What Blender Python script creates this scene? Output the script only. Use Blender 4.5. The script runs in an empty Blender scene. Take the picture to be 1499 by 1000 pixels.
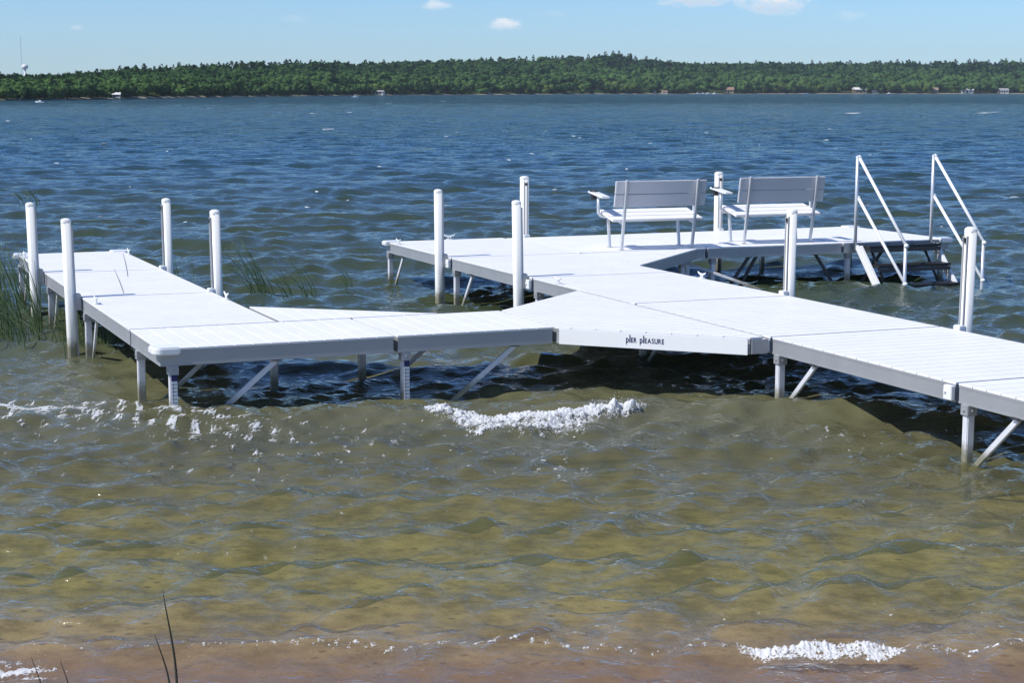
import bpy, bmesh, math, random
import numpy as np
from mathutils import Vector, Matrix
random.seed(7); rng = np.random.default_rng(11)
S = bpy.context.scene; C = S.collection
R = math.radians
# ------------------------------------------------------------------ camera
F_PX, PITCH, ROLL, CAM_Z = 2555.3, 0.14300, 0.00099, 2.525
cp, sp, cr, sr = math.cos(PITCH), math.sin(PITCH), math.cos(ROLL), math.sin(ROLL)
fw = Vector((0, cp, -sp)); up0 = Vector((0, sp, cp)); rt0 = Vector((1, 0, 0))
rt = cr*rt0 + sr*up0; up = -sr*rt0 + cr*up0
cam_d = bpy.data.cameras.new('camera'); cam = bpy.data.objects.new('camera', cam_d); C.objects.link(cam)
cam_d.sensor_width = 36; cam_d.lens = F_PX/1499*36; cam_d.clip_start = 0.1; cam_d.clip_end = 12000
cam.matrix_world = Matrix(((rt.x, up.x, -fw.x, 0), (rt.y, up.y, -fw.y, 0), (rt.z, up.z, -fw.z, CAM_Z), (0, 0, 0, 1)))
S.camera = cam
# dock axes: u across the pier, v along it towards the lake
YAW = 0.39792
A = Vector((-math.sin(YAW), math.cos(YAW), 0)); B = Vector((math.cos(YAW), math.sin(YAW), 0))
DZ = 0.54
ORG = Vector((-1.6863, 23.0569, DZ))
def W(u, v, z=0): return ORG + B*u + A*v + Vector((0, 0, z))
# ------------------------------------------------------------------ sun, sky, exposure
SUN_EL = R(51)
sh = (-B*math.cos(R(3)) - A*math.sin(R(3))).normalized()
sdir = Vector((sh.x*math.cos(SUN_EL), sh.y*math.cos(SUN_EL), math.sin(SUN_EL)))
sl = bpy.data.lights.new('sun', 'SUN'); sl.energy = 4.9; sl.angle = R(0.5); sl.color = (1, 0.96, 0.9)
so = bpy.data.objects.new('sun', sl); C.objects.link(so); so.location = (-20, 0, 40)
so.rotation_euler = sdir.to_track_quat('Z', 'Y').to_euler()
S.view_settings.view_transform = 'Standard'; S.view_settings.look = 'None'
S.view_settings.exposure = 0.0; S.view_settings.gamma = 1
world = bpy.data.worlds.new('World'); S.world = world; world.use_nodes = True
class NT:
    """tiny node-tree helper"""
    def __init__(s, tree): s.t = tree; s.n = tree.nodes; s.l = tree.links
    def add(s, typ, ins=None, **props):
        n = s.n.new(typ)
        for k, v in props.items(): setattr(n, k, v)
        for k, v in (ins or {}).items():
            sock = n.inputs[k]
            if isinstance(v, bpy.types.NodeSocket): s.l.new(v, sock)
            else: sock.default_value = v
        return n
    def math(s, op, a, b=0.0, c=0.0, clamp=False):
        n = s.add('ShaderNodeMath', {0: a, 1: b, 2: c}, operation=op, use_clamp=clamp); return n.outputs[0]
    def mix(s, f, a, b, blend='MIX'):
        n = s.add('ShaderNodeMix', None, data_type='RGBA', blend_type=blend)
        for i, v in ((0, f), (6, a), (7, b)):
            if isinstance(v, bpy.types.NodeSocket): s.l.new(v, n.inputs[i])
            else: n.inputs[i].default_value = v
        return n.outputs[2]
    def noise(s, vec, scale, detail=3, rough=0.55, out=0):
        i = {'Scale': scale, 'Detail': detail, 'Roughness': rough}
        if vec is not None: i['Vector'] = vec
        return s.add('ShaderNodeTexNoise', i).outputs[out]
    def ramp(s, f, stops):
        n = s.add('ShaderNodeValToRGB', {0: f}); e = n.color_ramp.elements
        while len(e) < len(stops): e.new(0.5)
        for i, (p, c) in enumerate(stops):
            e[i].position = p; e[i].color = c if len(c) == 4 else (*c, 1)
        return n.outputs[0]
    def smooth(s, v, lo, hi):
        n = s.add('ShaderNodeMapRange', {0: v, 1: lo, 2: hi, 3: 0.0, 4: 1.0}, interpolation_type='SMOOTHSTEP'); return n.outputs[0]
w = NT(world.node_tree); w.n.clear()
sky = w.add('ShaderNodeTexSky', None, sky_type='NISHITA', sun_disc=False, sun_elevation=SUN_EL,
            sun_rotation=math.atan2(sh.x, sh.y), altitude=300, air_density=1.0, dust_density=0.1, ozone_density=2.5)
tc = w.add('ShaderNodeTexCoord').outputs['Generated']
sx = w.add('ShaderNodeSeparateXYZ', {0: tc})
az = w.math('DIVIDE', sx.outputs[0], w.math('MAXIMUM', sx.outputs[1], 0.02))
el = w.math('DIVIDE', sx.outputs[2], w.math('MAXIMUM', sx.outputs[1], 0.02))
pl = w.add('ShaderNodeCombineXYZ', {0: az, 1: w.math('MULTIPLY', el, 1.8), 2: 0.0}).outputs[0]
cn = w.noise(pl, 95, 6, 0.62)
cn2 = w.noise(pl, 30, 4, 0.6)
cloud = None; under = None
for (px, py, rx, ry, st) in [(1125, 2, 70, 24, 1.0), (1012, -4, 80, 20, 0.95), (642, 11, 26, 9, 0.55), (738, 38, 30, 11, 0.8),
                             (122, 42, 12, 5, 0.3), (1235, 24, 26, 8, 0.22), (800, 22, 30, 6, 0.12), (430, 30, 30, 7, 0.12)]:
    a0 = (px-749.5)/F_PX; e0 = (132-py)/F_PX
    da = w.math('DIVIDE', w.math('SUBTRACT', az, a0), rx/F_PX); de = w.math('DIVIDE', w.math('SUBTRACT', el, e0), ry/F_PX)
    r2 = w.math('ADD', w.math('MULTIPLY', da, da), w.math('MULTIPLY', de, de))
    m = w.math('SUBTRACT', 1.0, r2)
    m = w.math('ADD', m, w.math('MULTIPLY', w.math('SUBTRACT', cn, 0.5), 3.0))
    m = w.math('MULTIPLY', w.smooth(m, 0.05, 1.3), st)
    cloud = m if cloud is None else w.math('MAXIMUM', cloud, m)
    un = w.math('MULTIPLY', w.smooth(de, 0.3, -0.7), 1.0)
    un = w.math('MULTIPLY', un, m)
    under = un if under is None else w.math('MAXIMUM', under, un)
front = w.smooth(sx.outputs[1], 0.1, 0.3)
cloud = w.math('MULTIPLY', cloud, front)
under = w.math('MULTIPLY', under, front)
ccol = w.mix(under, (10.5, 10.6, 10.9, 1), (5.6, 6.9, 8.7, 1))
tint = w.mix(1.0, sky.outputs[0], (0.74, 1.04, 1.50, 1), 'MULTIPLY')
skyc = w.mix(cloud, tint, ccol)
bg = w.add('ShaderNodeBackground', {0: skyc, 1: 0.095})
w.l.new(bg.outputs[0], w.add('ShaderNodeOutputWorld').inputs[0])

# ------------------------------------------------------------------ materials
def mat(name):
    m = bpy.data.materials.new(name); m.use_nodes = True
    t = NT(m.node_tree); t.n.clear(); t.out = t.add('ShaderNodeOutputMaterial'); return m, t
def pbr(name, col, rough=0.5, metal=0.0, var=0.08, scale=6.0, bump=0.0, bscale=60.0, dirt=None):
    m, t = mat(name)
    tco = t.add('ShaderNodeTexCoord').outputs['Object']
    n = t.noise(tco, scale, 4)
    a = tuple(c*(1-var) for c in col)+(1,); b = tuple(min(1, c*(1+var)) for c in col)+(1,)
    base = t.mix(n, a, b)
    if dirt:
        d = t.smooth(t.noise(tco, scale*2.3, 6, 0.7), 0.56, 0.72)
        base = t.mix(t.math('MULTIPLY', d, 0.35), base, (*dirt, 1))
    ins = {'Base Color': base, 'Metallic': metal, 'Roughness': t.math('MULTIPLY_ADD', n, 0.2, rough-0.1)}
    if bump:
        ins['Normal'] = t.add('ShaderNodeBump', {'Strength': bump, 'Distance': 0.01, 'Height': t.noise(tco, bscale, 4)}).outputs[0]
    p = t.add('ShaderNodeBsdfPrincipled', ins); t.l.new(p.outputs[0], t.out.inputs[0]); return m
M = {}
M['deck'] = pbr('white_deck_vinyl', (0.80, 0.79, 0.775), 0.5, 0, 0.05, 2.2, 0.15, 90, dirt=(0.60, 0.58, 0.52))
M['bench'] = pbr('shaded_back_vinyl', (0.60, 0.60, 0.61), 0.5, 0, 0.03, 3.0, 0.1, 90)  # white plank vinyl darkened, so the backrests' shade is in the colour
M['alu'] = pbr('dull_aluminium', (0.40, 0.41, 0.42), 0.42, 0.35, 0.08, 5.0, 0.1, 120, dirt=(0.38, 0.38, 0.36))
M['leg'] = pbr('leg_aluminium', (0.70, 0.71, 0.74), 0.5, 0.1, 0.1, 8.0, 0.1, 100, dirt=(0.25, 0.24, 0.18))
M['white'] = pbr('white_plastic', (0.80, 0.81, 0.80), 0.35, 0, 0.03, 4.0)
M['post'] = pbr('post_vinyl', (0.80, 0.80, 0.75), 0.35, 0, 0.04, 5.0, dirt=(0.66, 0.64, 0.52))
for k_ in ('post', 'leg'):     # weed and scum left by the water line
    mt_ = M[k_]; t = NT(mt_.node_tree); pb = [n for n in t.n if n.type == 'BSDF_PRINCIPLED'][0]; src = pb.inputs['Base Color'].links[0].from_socket
    ps = t.add('ShaderNodeNewGeometry').outputs['Position']; z_ = t.add('ShaderNodeSeparateXYZ', {0: ps}).outputs[2]
    zz_ = t.math('ADD', z_, t.math('MULTIPLY', t.noise(ps, 18, 4), -0.14))
    t.l.new(t.mix(t.math('MULTIPLY', t.smooth(zz_, 0.11, -0.03), 0.85), src, (0.16, 0.15, 0.07, 1)), pb.inputs['Base Color'])
M['black'] = pbr('black_plastic', (0.015, 0.015, 0.018), 0.5)
M['dark'] = pbr('dark_steel', (0.06, 0.06, 0.065), 0.5, 0.3)
M['navy'] = pbr('navy_ink', (0.012, 0.014, 0.09), 0.5)
M['rail'] = pbr('rail_aluminium', (0.62, 0.64, 0.66), 0.35, 0.4, 0.06, 5.0)
M['reed'] = pbr('reed_green', (0.042, 0.082, 0.022), 0.55, 0, 0.5, 2.5)
M['reed_dry'] = pbr('reed_dark', (0.03, 0.035, 0.02), 0.6, 0, 0.4, 2.5)

# ------------------------------------------------------------------ mesh builder
class MB:
    def __init__(s): s.v = []; s.f = []
    def raw(s, vs, fs):
        o = len(s.v); s.v += [tuple(x) for x in vs]; s.f += [tuple(i+o for i in q) for q in fs]; return s
    def box(s, c, d, rot=None):
        c = Vector(c); hx, hy, hz = d[0]/2, d[1]/2, d[2]/2
        vs = [Vector((x, y, z)) for z in (-hz, hz) for x, y in ((-hx, -hy), (hx, -hy), (hx, hy), (-hx, hy))]
        if rot is not None: vs = [rot @ q for q in vs]
        return s.raw([q+c for q in vs], [(3, 2, 1, 0), (4, 5, 6, 7), (0, 1, 5, 4), (1, 2, 6, 5), (2, 3, 7, 6), (3, 0, 4, 7)])
    def bar(s, p, q, wx, wy, hint=(0, 0, 1)):
        p = Vector(p); q = Vector(q); d = (q-p); L = d.length; z = d.normalized()
        h = Vector(hint)
        if abs(z.dot(h)) > 0.98: h = Vector((1, 0, 0))
        x = h.cross(z).normalized(); y = z.cross(x)
        m = Matrix((x, y, z)).transposed()
        return s.box((p+q)/2, (wx, wy, L), m)
    def tube(s, pts, r, n=10, cap=True):
        pts = [Vector(p) for p in pts]; rs = r if isinstance(r, (list, tuple)) else [r]*len(pts)
        rings = []; ref = None
        for i, p in enumerate(pts):
            t = (pts[min(i+1, len(pts)-1)]-pts[max(i-1, 0)]).normalized()
            if ref is None:
                ref = Vector((1, 0, 0)) if abs(t.x) < 0.8 else Vector((0, 1, 0))
            x = (ref - t*ref.dot(t)).normalized(); y = t.cross(x); ref = x
            rings.append([p + (x*math.cos(k*2*math.pi/n)+y*math.sin(k*2*math.pi/n))*rs[i] for k in range(n)])
        vs = [q for rg in rings for q in rg]; fs = []
        for i in range(len(pts)-1):
            for k in range(n):
                a, b = i*n+k, i*n+(k+1) % n
                fs.append((a, b, b+n, a+n))
        if cap: fs.append(tuple(range(n-1, -1, -1))); fs.append(tuple(range((len(pts)-1)*n, len(pts)*n)))
        return s.raw(vs, fs)
    def prism(s, poly, z0, z1):
        n = len(poly)
        vs = [(p[0], p[1], z0) for p in poly]+[(p[0], p[1], z1) for p in poly]
        fs = [tuple(range(n-1, -1, -1)), tuple(range(n, 2*n))]+[(i, (i+1) % n, (i+1) % n+n, i+n) for i in range(n)]
        return s.raw(vs, fs)
    def ring(s, outer, inner, z0, z1):
        n = len(outer); o = len(s.v)
        for poly, z in ((outer, z0), (outer, z1), (inner, z1), (inner, z0)): s.v += [(p[0], p[1], z) for p in poly]
        for k in range(4):
            for i in range(n):
                j = (i+1) % n; a = o+k*n; b = o+((k+1) % 4)*n
                s.f.append((a+i, a+j, b+j, b+i))
        return s
    def lathe(s, prof, n=16, c=(0, 0, 0)):
        vs = []; fs = []; c = Vector(c)
        for r, z in prof:
            for k in range(n): vs.append(c+Vector((r*math.cos(k*2*math.pi/n), r*math.sin(k*2*math.pi/n), z)))
        for i in range(len(prof)-1):
            for k in range(n):
                a, b = i*n+k, i*n+(k+1) % n; fs.append((a, b, b+n, a+n))
        fs.append(tuple(range(n-1, -1, -1))); fs.append(tuple(range((len(prof)-1)*n, len(prof)*n)))
        return s.raw(vs, fs)
    def mesh(s, name, material, bevel=0.0, smooth=False):
        me = bpy.data.meshes.new(name); me.from_pydata(s.v, [], s.f)
        if bevel:
            bm = bmesh.new(); bm.from_mesh(me)
            es = [e for e in bm.edges if len(e.link_faces) == 2 and e.calc_face_angle(0) > 0.6]
            bmesh.ops.bevel(bm, geom=es, offset=bevel, segments=2, affect='EDGES', clamp_overlap=True)
            bm.to_mesh(me); bm.free()
        bm = bmesh.new(); bm.from_mesh(me); bmesh.ops.recalc_face_normals(bm, faces=bm.faces); bm.to_mesh(me); bm.free()
        if smooth:
            for p in me.polygons: p.use_smooth = True
        if material: me.materials.append(material)
        return me
    def build(s, name, material, parent=None, bevel=0.0, smooth=False):
        o = bpy.data.objects.new(name, s.mesh(name, material, bevel, smooth)); C.objects.link(o)
        if parent: o.parent = parent
        return o
def tag(o, label=None, cat=None, group=None, kind=None):
    if label: o['label'] = label
    if cat: o['category'] = cat
    if group: o['group'] = group
    if kind: o['kind'] = kind
    return o
def thing(name, label, cat, loc=(0, 0, 0), rz=0.0, group=None):
    o = bpy.data.objects.new(name, None); C.objects.link(o); o.empty_display_size = 0.2
    o.location = loc; o.rotation_euler = (0, 0, rz); return tag(o, label, cat, group)
def copy_tree(o, parent=None):
    c = o.copy(); C.objects.link(c)
    if parent: c.parent = parent
    for ch in list(o.children): copy_tree(ch, c)
    return c
def np_mesh(name, verts, faces, material, smooth=True):
    me = bpy.data.meshes.new(name)
    nv, nf, k = len(verts), len(faces), faces.shape[1]
    me.vertices.add(nv); me.vertices.foreach_set('co', np.asarray(verts, np.float32).ravel())
    me.loops.add(nf*k); me.loops.foreach_set('vertex_index', np.asarray(faces, np.int32).ravel())
    me.polygons.add(nf); me.polygons.foreach_set('loop_start', np.arange(0, nf*k, k, dtype=np.int32))
    me.update(calc_edges=True)
    me.polygons.foreach_set('use_smooth', np.full(nf, smooth))
    me.materials.append(material); return me
def np_obj(name, *a, **k):
    o = bpy.data.objects.new(name, np_mesh(name, *a, **k)); C.objects.link(o); return o
def vnoise(x, y, seed=0, octs=4):
    """cheap smooth 2-D noise from rotated sines"""
    r = np.random.default_rng(seed); out = np.zeros_like(x, dtype=float); amp = 1.0; f = 1.0
    for o in range(octs):
        for k in range(3):
            th = r.uniform(0, 6.28); out = out + amp*np.sin(f*(x*np.cos(th)+y*np.sin(th))*r.uniform(.8, 1.25)+r.uniform(0, 6.28))/3
        amp *= 0.55; f *= 2.03
    return out

# ------------------------------------------------------------------ water surface heights
NW = 110
lam = np.exp(rng.uniform(np.log(0.16), np.log(5.0), NW)); lam.sort()
th = rng.normal(0, 0.36, NW) + np.where(lam < 0.6, rng.normal(0, 0.35, NW), 0) + np.where(rng.random(NW) < 0.4, 0.8, -0.1)
kx, ky = 2*np.pi/lam*np.sin(th), -2*np.pi/lam*np.cos(th)
ph = rng.uniform(0, 2*np.pi, NW)
slope = np.where(lam > 1.1, 0.020*np.exp(-((np.log(lam)-np.log(1.5))/0.75)**2)+0.005, 0.046*(lam/1.1)**0.05)
amp = slope*lam/(2*np.pi)*1.0
def ss(x, a, b):
    t = np.clip((x-a)/(b-a), 0, 1); return t*t*(3-2*t)
def cellf(Y): return Y*np.interp(Y, [15, 17], [0.0028, 0.0042])
def crest_y(x): return 13.14 + 0.34*ss(x, 0.35, 1.7) - 0.06*ss(-x, 0.6, 3.0) + 0.03*np.sin(3.1*x)
def heights(X, Y, cell=None, chop=False):
    X = np.asarray(X, float); Y = np.asarray(Y, float)
    H = np.zeros_like(X); DX = np.zeros_like(X); DY = np.zeros_like(X)
    near = ss(Y, 7.0, 15.0)
    for i in range(NW):
        a = amp[i]
        fac = (1.0+0.75*(1-near))*(0.45+0.55*ss(Y, 6.8, 8.2)) if lam[i] < 0.42 else ss(Y, 6.6, 8.6)*(1+0.45*(1-near)) if lam[i] < 1.0 else (0.12+0.88*ss(Y, 8, 20.0))
        if cell is not None: fac = fac*(1-ss(cell/lam[i], 0.28, 0.5))
        p = kx[i]*X+ky[i]*Y+ph[i]
        H += a*fac*np.sin(p)
        if chop:
            c = a*fac*np.cos(p)*0.75; k = math.hypot(kx[i], ky[i]); DX += kx[i]/k*c; DY += ky[i]/k*c
    H += 0.35*np.clip(H, 0, 1)**1.0*ss(Y, 7, 12)*0.6
    # the low surf: a breaking crest under the pier, weaker swells inshore of it, the swash lip
    ex = ss(X, -6.5, -3.5)*(1-ss(X, 3.0, 6.5))
    d = Y-crest_y(X); ex = ex*(1-0.45*ss(-X, 0.9, 2.6))
    H += ex*0.078*np.where(d < 0, np.exp(-(d/0.22)**2), np.exp(-(d/0.55)**2))*(1+0.25*np.sin(1.7*X+1))
    for (y0, hh, sk, s1, wob) in ((11.7, 0.022, 0.32, 2.1, 0.40), (10.2, 0.014, 0.3, 0.3, 0.40), (8.8, 0.020, 0.3, 4.0, 0.30), (7.62, 0.018, 0.08, 1.2, 0.06)):
        d = Y-(y0+wob*np.sin(0.7*X+s1)+0.3*wob*np.sin(2.3*X+2*s1))
        H += hh*np.where(d < 0, np.exp(-(d/(sk*0.6))**2), np.exp(-(d/(sk*1.5))**2))*(0.75+0.25*np.sin(1.1*X+s1*3))
    if chop:
        c = ss(Y, 14.5, 19); return H, DX*c, DY*c
    return H
rows = [5.2]
while rows[-1] < 420: rows.append(rows[-1]*(1.0028 if rows[-1] < 16 else 1.0042))
NR = len(rows)
while rows[-1] < 3600: rows.append(rows[-1]*1.06)
rows = np.array(rows)
cols = np.concatenate([np.linspace(-1.6, -0.62, 25, endpoint=False), np.linspace(-0.62, -0.34, 90, endpoint=False), np.linspace(-0.34, 0.34, 520),
                       np.linspace(0.34, 0.62, 91)[1:], np.linspace(0.62, 1.6, 26)[1:]])
YY, TT = np.meshgrid(rows, cols, indexing='ij'); XX = YY*TT
cell = np.maximum(cellf(YY), np.where(np.abs(TT) < 0.34, 0.00131, 0.0031)*YY)
fade = 1-ss(YY, 330, 420)
Hh, dx, dy = heights(XX, YY, cell, True)
wv = np.stack([XX+dx*fade, YY+dy*fade, Hh*fade], -1).reshape(-1, 3)
nr, nc = YY.shape
idx = np.arange(nr*nc).reshape(nr, nc)
wf = np.stack([idx[:-1, :-1], idx[:-1, 1:], idx[1:, 1:], idx[1:, :-1]], -1).reshape(-1, 4)
m, t = mat('lake_water')
geo = t.add('ShaderNodeNewGeometry').outputs['Position']
sep = t.add('ShaderNodeSeparateXYZ', {0: geo})
py = sep.outputs[1]
def ripple(scx, scy, sc, det=3):
    v = t.add('ShaderNodeMapping', {'Vector': geo, 'Scale': (scx, scy, 0)}).outputs[0]
    return t.noise(v, sc, det, 0.6)
nearf = t.smooth(py, 60.0, 20.0)
b1 = t.math('MULTIPLY', ripple(1, 1.9, 7.5, 3), t.math('MULTIPLY_ADD', nearf, 0.002, 0.020))
b0 = t.math('MULTIPLY', ripple(1.3, 1.6, 20, 3), t.math('MULTIPLY', t.smooth(py, 16.0, 8.0), 0.008))
b1 = t.math('ADD', b0, b1)
b2 = t.math('MULTIPLY', ripple(0.8, 1.6, 0.9, 4), t.math('MULTIPLY', t.smooth(py, 25.0, 120.0), 0.42))
b3 = t.math('MULTIPLY', ripple(0.5, 1.0, 0.22, 4), t.math('MULTIPLY', t.smooth(py, 90.0, 400.0), 2.2))
hsum = t.math('ADD', t.math('ADD', b1, b2), b3)
bump = t.add('ShaderNodeBump', {'Strength': 1.0, 'Distance': 1.0, 'Height': hsum}).outputs[0]
fres = t.add('ShaderNodeFresnel', {'IOR': 1.333, 'Normal': bump}).outputs[0]
back = t.add('ShaderNodeNewGeometry').outputs['Backfacing']
fres = t.math('MULTIPLY', fres, t.math('SUBTRACT', 1.0, back))
gl = t.add('ShaderNodeBsdfGlossy', {'Color': t.mix(t.smooth(py, 14.0, 45.0), (1, 1, 1, 1), (0.84, 0.91, 0.96, 1)), 'Roughness': 0.06, 'Normal': bump})
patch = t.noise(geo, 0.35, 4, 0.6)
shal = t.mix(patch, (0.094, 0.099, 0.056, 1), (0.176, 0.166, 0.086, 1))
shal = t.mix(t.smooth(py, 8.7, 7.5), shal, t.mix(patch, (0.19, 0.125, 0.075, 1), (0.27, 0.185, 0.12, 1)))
mid = t.mix(patch, (0.034, 0.052, 0.028, 1), (0.058, 0.072, 0.032, 1))
deep = t.mix(patch, (0.011, 0.036, 0.038, 1), (0.016, 0.048, 0.048, 1))
body = t.mix(t.smooth(py, 12.5, 20.0), shal, mid)
body = t.mix(t.smooth(py, 22.0, 75.0), body, deep)
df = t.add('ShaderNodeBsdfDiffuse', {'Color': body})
tr = t.add('ShaderNodeBsdfTransparent', {'Color': t.mix(t.smooth(py, 7.3, 9.2), (0.90, 0.88, 0.82, 1), (0.86, 0.88, 0.62, 1))})
turb = t.math('MULTIPLY_ADD', t.smooth(py, 9.0, 15.5), 0.60, 0.34)
bmix = t.add('ShaderNodeMixShader', {0: turb, 1: tr.outputs[0], 2: df.outputs[0]})
smix = t.add('ShaderNodeMixShader', {0: fres, 1: bmix.outputs[0], 2: gl.outputs[0]})
t.l.new(smix.outputs[0], t.out.inputs[0])
water = np_obj('lake_water', wv, wf, m); tag(water, kind='structure')
# ------------------------------------------------------------------ lake bed and beach, one sheet
def bed(X, Y):
    z = np.interp(Y, [-60, -12, 2, 7.0, 9, 14, 24, 60, 150, 3900], [2.0, 1.3, 0.45, -0.050, -0.13, -0.36, -0.95, -3.0, -6.0, -8.0])
    return z+0.012*vnoise(X*1.6, Y*1.6, 3)*ss(Y, 6.5, 9)
by = np.concatenate([np.linspace(-60, 5, 14, endpoint=False), np.linspace(5, 26, 170, endpoint=False), np.geomspace(26, 3700, 40)])
bx = np.concatenate([-np.geomspace(2500, 16, 18), np.linspace(-14, 14, 180), np.geomspace(16, 2500, 18)])
BY, BX = np.meshgrid(by, bx, indexing='ij')
bv = np.stack([BX, BY, bed(BX, BY)], -1).reshape(-1, 3)
i2 = np.arange(BY.size).reshape(BY.shape)
bf = np.stack([i2[:-1, :-1], i2[:-1, 1:], i2[1:, 1:], i2[1:, :-1]], -1).reshape(-1, 4)
m, t = mat('lake_bed_sand')
g = t.add('ShaderNodeNewGeometry').outputs['Position']
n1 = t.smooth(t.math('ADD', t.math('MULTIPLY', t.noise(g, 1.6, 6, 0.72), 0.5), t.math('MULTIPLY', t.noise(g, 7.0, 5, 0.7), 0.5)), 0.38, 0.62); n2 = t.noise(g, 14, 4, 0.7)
col = t.mix(n1, (0.18, 0.15, 0.08, 1), (0.62, 0.50, 0.29, 1))  # sand mottling; its golden patches paint rippling caustic light into the colour
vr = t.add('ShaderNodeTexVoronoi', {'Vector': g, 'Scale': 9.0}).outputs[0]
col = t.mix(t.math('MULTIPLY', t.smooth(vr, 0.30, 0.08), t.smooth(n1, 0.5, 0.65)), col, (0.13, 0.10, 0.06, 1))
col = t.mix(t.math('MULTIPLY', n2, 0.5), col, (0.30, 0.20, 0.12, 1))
yy = t.add('ShaderNodeSeparateXYZ', {0: g}).outputs[1]
col = t.mix(t.math('MULTIPLY', t.smooth(yy, 8.1, 7.45), 0.85), col, t.mix(n2, (0.25, 0.145, 0.085, 1), (0.36, 0.235, 0.15, 1)))
bp = t.add('ShaderNodeBump', {'Strength': 0.5, 'Distance': 0.03, 'Height': n2}).outputs[0]
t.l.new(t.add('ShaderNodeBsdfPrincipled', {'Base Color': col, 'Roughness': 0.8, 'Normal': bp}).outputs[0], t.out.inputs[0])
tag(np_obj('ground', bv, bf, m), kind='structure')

# ------------------------------------------------------------------ pier sections
def clip(poly, n, d):
    out = []
    for i in range(len(poly)):
        p, q = poly[i], poly[(i+1) % len(poly)]
        a = p[0]*n[0]+p[1]*n[1]-d; b = q[0]*n[0]+q[1]*n[1]-d
        if a <= 0: out.append(p)
        if a*b < 0: s_ = a/(a-b); out.append((p[0]+(q[0]-p[0])*s_, p[1]+(q[1]-p[1])*s_))
    return out
def inset(poly, d):   # counter-clockwise polygon, inward offset
    n = len(poly); out = []
    for i in range(n):
        p0, p1, p2 = Vector(poly[i-1]), Vector(poly[i]), Vector(poly[(i+1) % n])
        d1 = (p1-p0).normalized(); d2 = (p2-p1).normalized()
        n1 = Vector((-d1.y, d1.x)); n2 = Vector((-d2.y, d2.x))
        k = (n1+n2); k = k/max(0.3, 1+n1.dot(n2)); out.append((p1.x+k.x*d, p1.y+k.y*d))
    return out
def rect(u0, u1, v0, v1): return [(u0, v0), (u1, v0), (u1, v1), (u0, v1)]
def cleat(par, u, v, along='v'):
    c = MB(); dz = 0.004
    s = (0, 1) if along == 'v' else (1, 0)
    c.box((u, v, dz+0.004), (0.035+0.05*s[0], 0.035+0.05*s[1], 0.008))
    for k in (-0.016, 0.016): c.tube([(u+s[0]*k, v+s[1]*k, 0.01), (u+s[0]*k*1.1, v+s[1]*k*1.1, 0.045)], 0.009, 8)
    pts = [(u+s[0]*x, v+s[1]*x, z) for x, z in ((-0.085, 0.068), (-0.06, 0.056), (-0.025, 0.046), (0.025, 0.046), (0.06, 0.056), (0.085, 0.068))]
    c.tube(pts, [0.006, 0.009, 0.011, 0.011, 0.009, 0.006], 8)
    return c.build('cleat', M['white'], par, smooth=True)
def leg(par, u, v, lab_strip=None, foot=None, mat_=None):
    X = par['_o']; p = W(u, v); zb = float(bed(np.array([p.x]), np.array([p.y]))[0])-DZ-0.03
    if foot is not None: zb = foot
    lu, lv = u-X[0], v-X[1]
    b = MB(); b.box((lu, lv, (zb-0.132)/2), (0.060, 0.060, -zb-0.132))
    l = b.build('leg', mat_ or M['leg'], par, 0.006)
    k = MB(); k.box((lu, lv, -0.175), (0.082, 0.082, 0.075)); k.tube([(lu-0.05, lv, -0.175), (lu+0.05, lv, -0.175)], 0.011, 8); k.tube([(lu, lv-0.05, -0.175), (lu, lv+0.05, -0.175)], 0.011, 8)
    k.build('leg_collar', M['alu'], l, 0.004)
    f = MB(); f.box((lu, lv, zb+0.012), (0.2, 0.2, 0.02)); f.build('foot_plate', M['leg'], l, 0.004)
    if lab_strip:
        st = MB(); y = lv-0.0375; st.box((lu+0.004, y, -0.46), (0.046, 0.003, 0.46))
        for i in range(13): st_z = -0.30-0.033*i
        st.build('gauge_strip', M['white'], l)
        tk = MB()
        for i in range(14): tk.box((lu+0.004, y-0.002, -0.285-0.029*i), (0.040, 0.002, 0.0045))
        tk.box((lu-0.006, y-0.002, -0.475), (0.003, 0.0024, 0.40))
        tk.build('gauge_marks', M['dark'], l)
        nb = MB(); nb.box((lu+0.004, y-0.0025, -0.235), (0.046, 0.003, 0.05)); nb.build('label_patch', M['navy'], l)
    return l
def brace(par, p, q, mt='leg', wd=0.042):
    X = par['_o']; P = Vector((p[0]-X[0], p[1]-X[1], p[2])); Q = Vector((q[0]-X[0], q[1]-X[1], q[2]))
    b = MB(); b.bar(P, Q, 0.022, wd, (0, 0, 1)); b.tube([P+Vector((-0.03, 0, 0)), P+Vector((0.03, 0, 0))], 0.012, 8)
    o = b.build('brace', M[mt], par, 0.003)
    k = MB(); k.box((P.x, P.y, -0.142), (0.07, 0.07, 0.014)); k.box((P.x, P.y+0.07, -0.139), (0.035, 0.12, 0.009)); k.build('brace_bracket', M['dark'], o)
    return o
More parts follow.
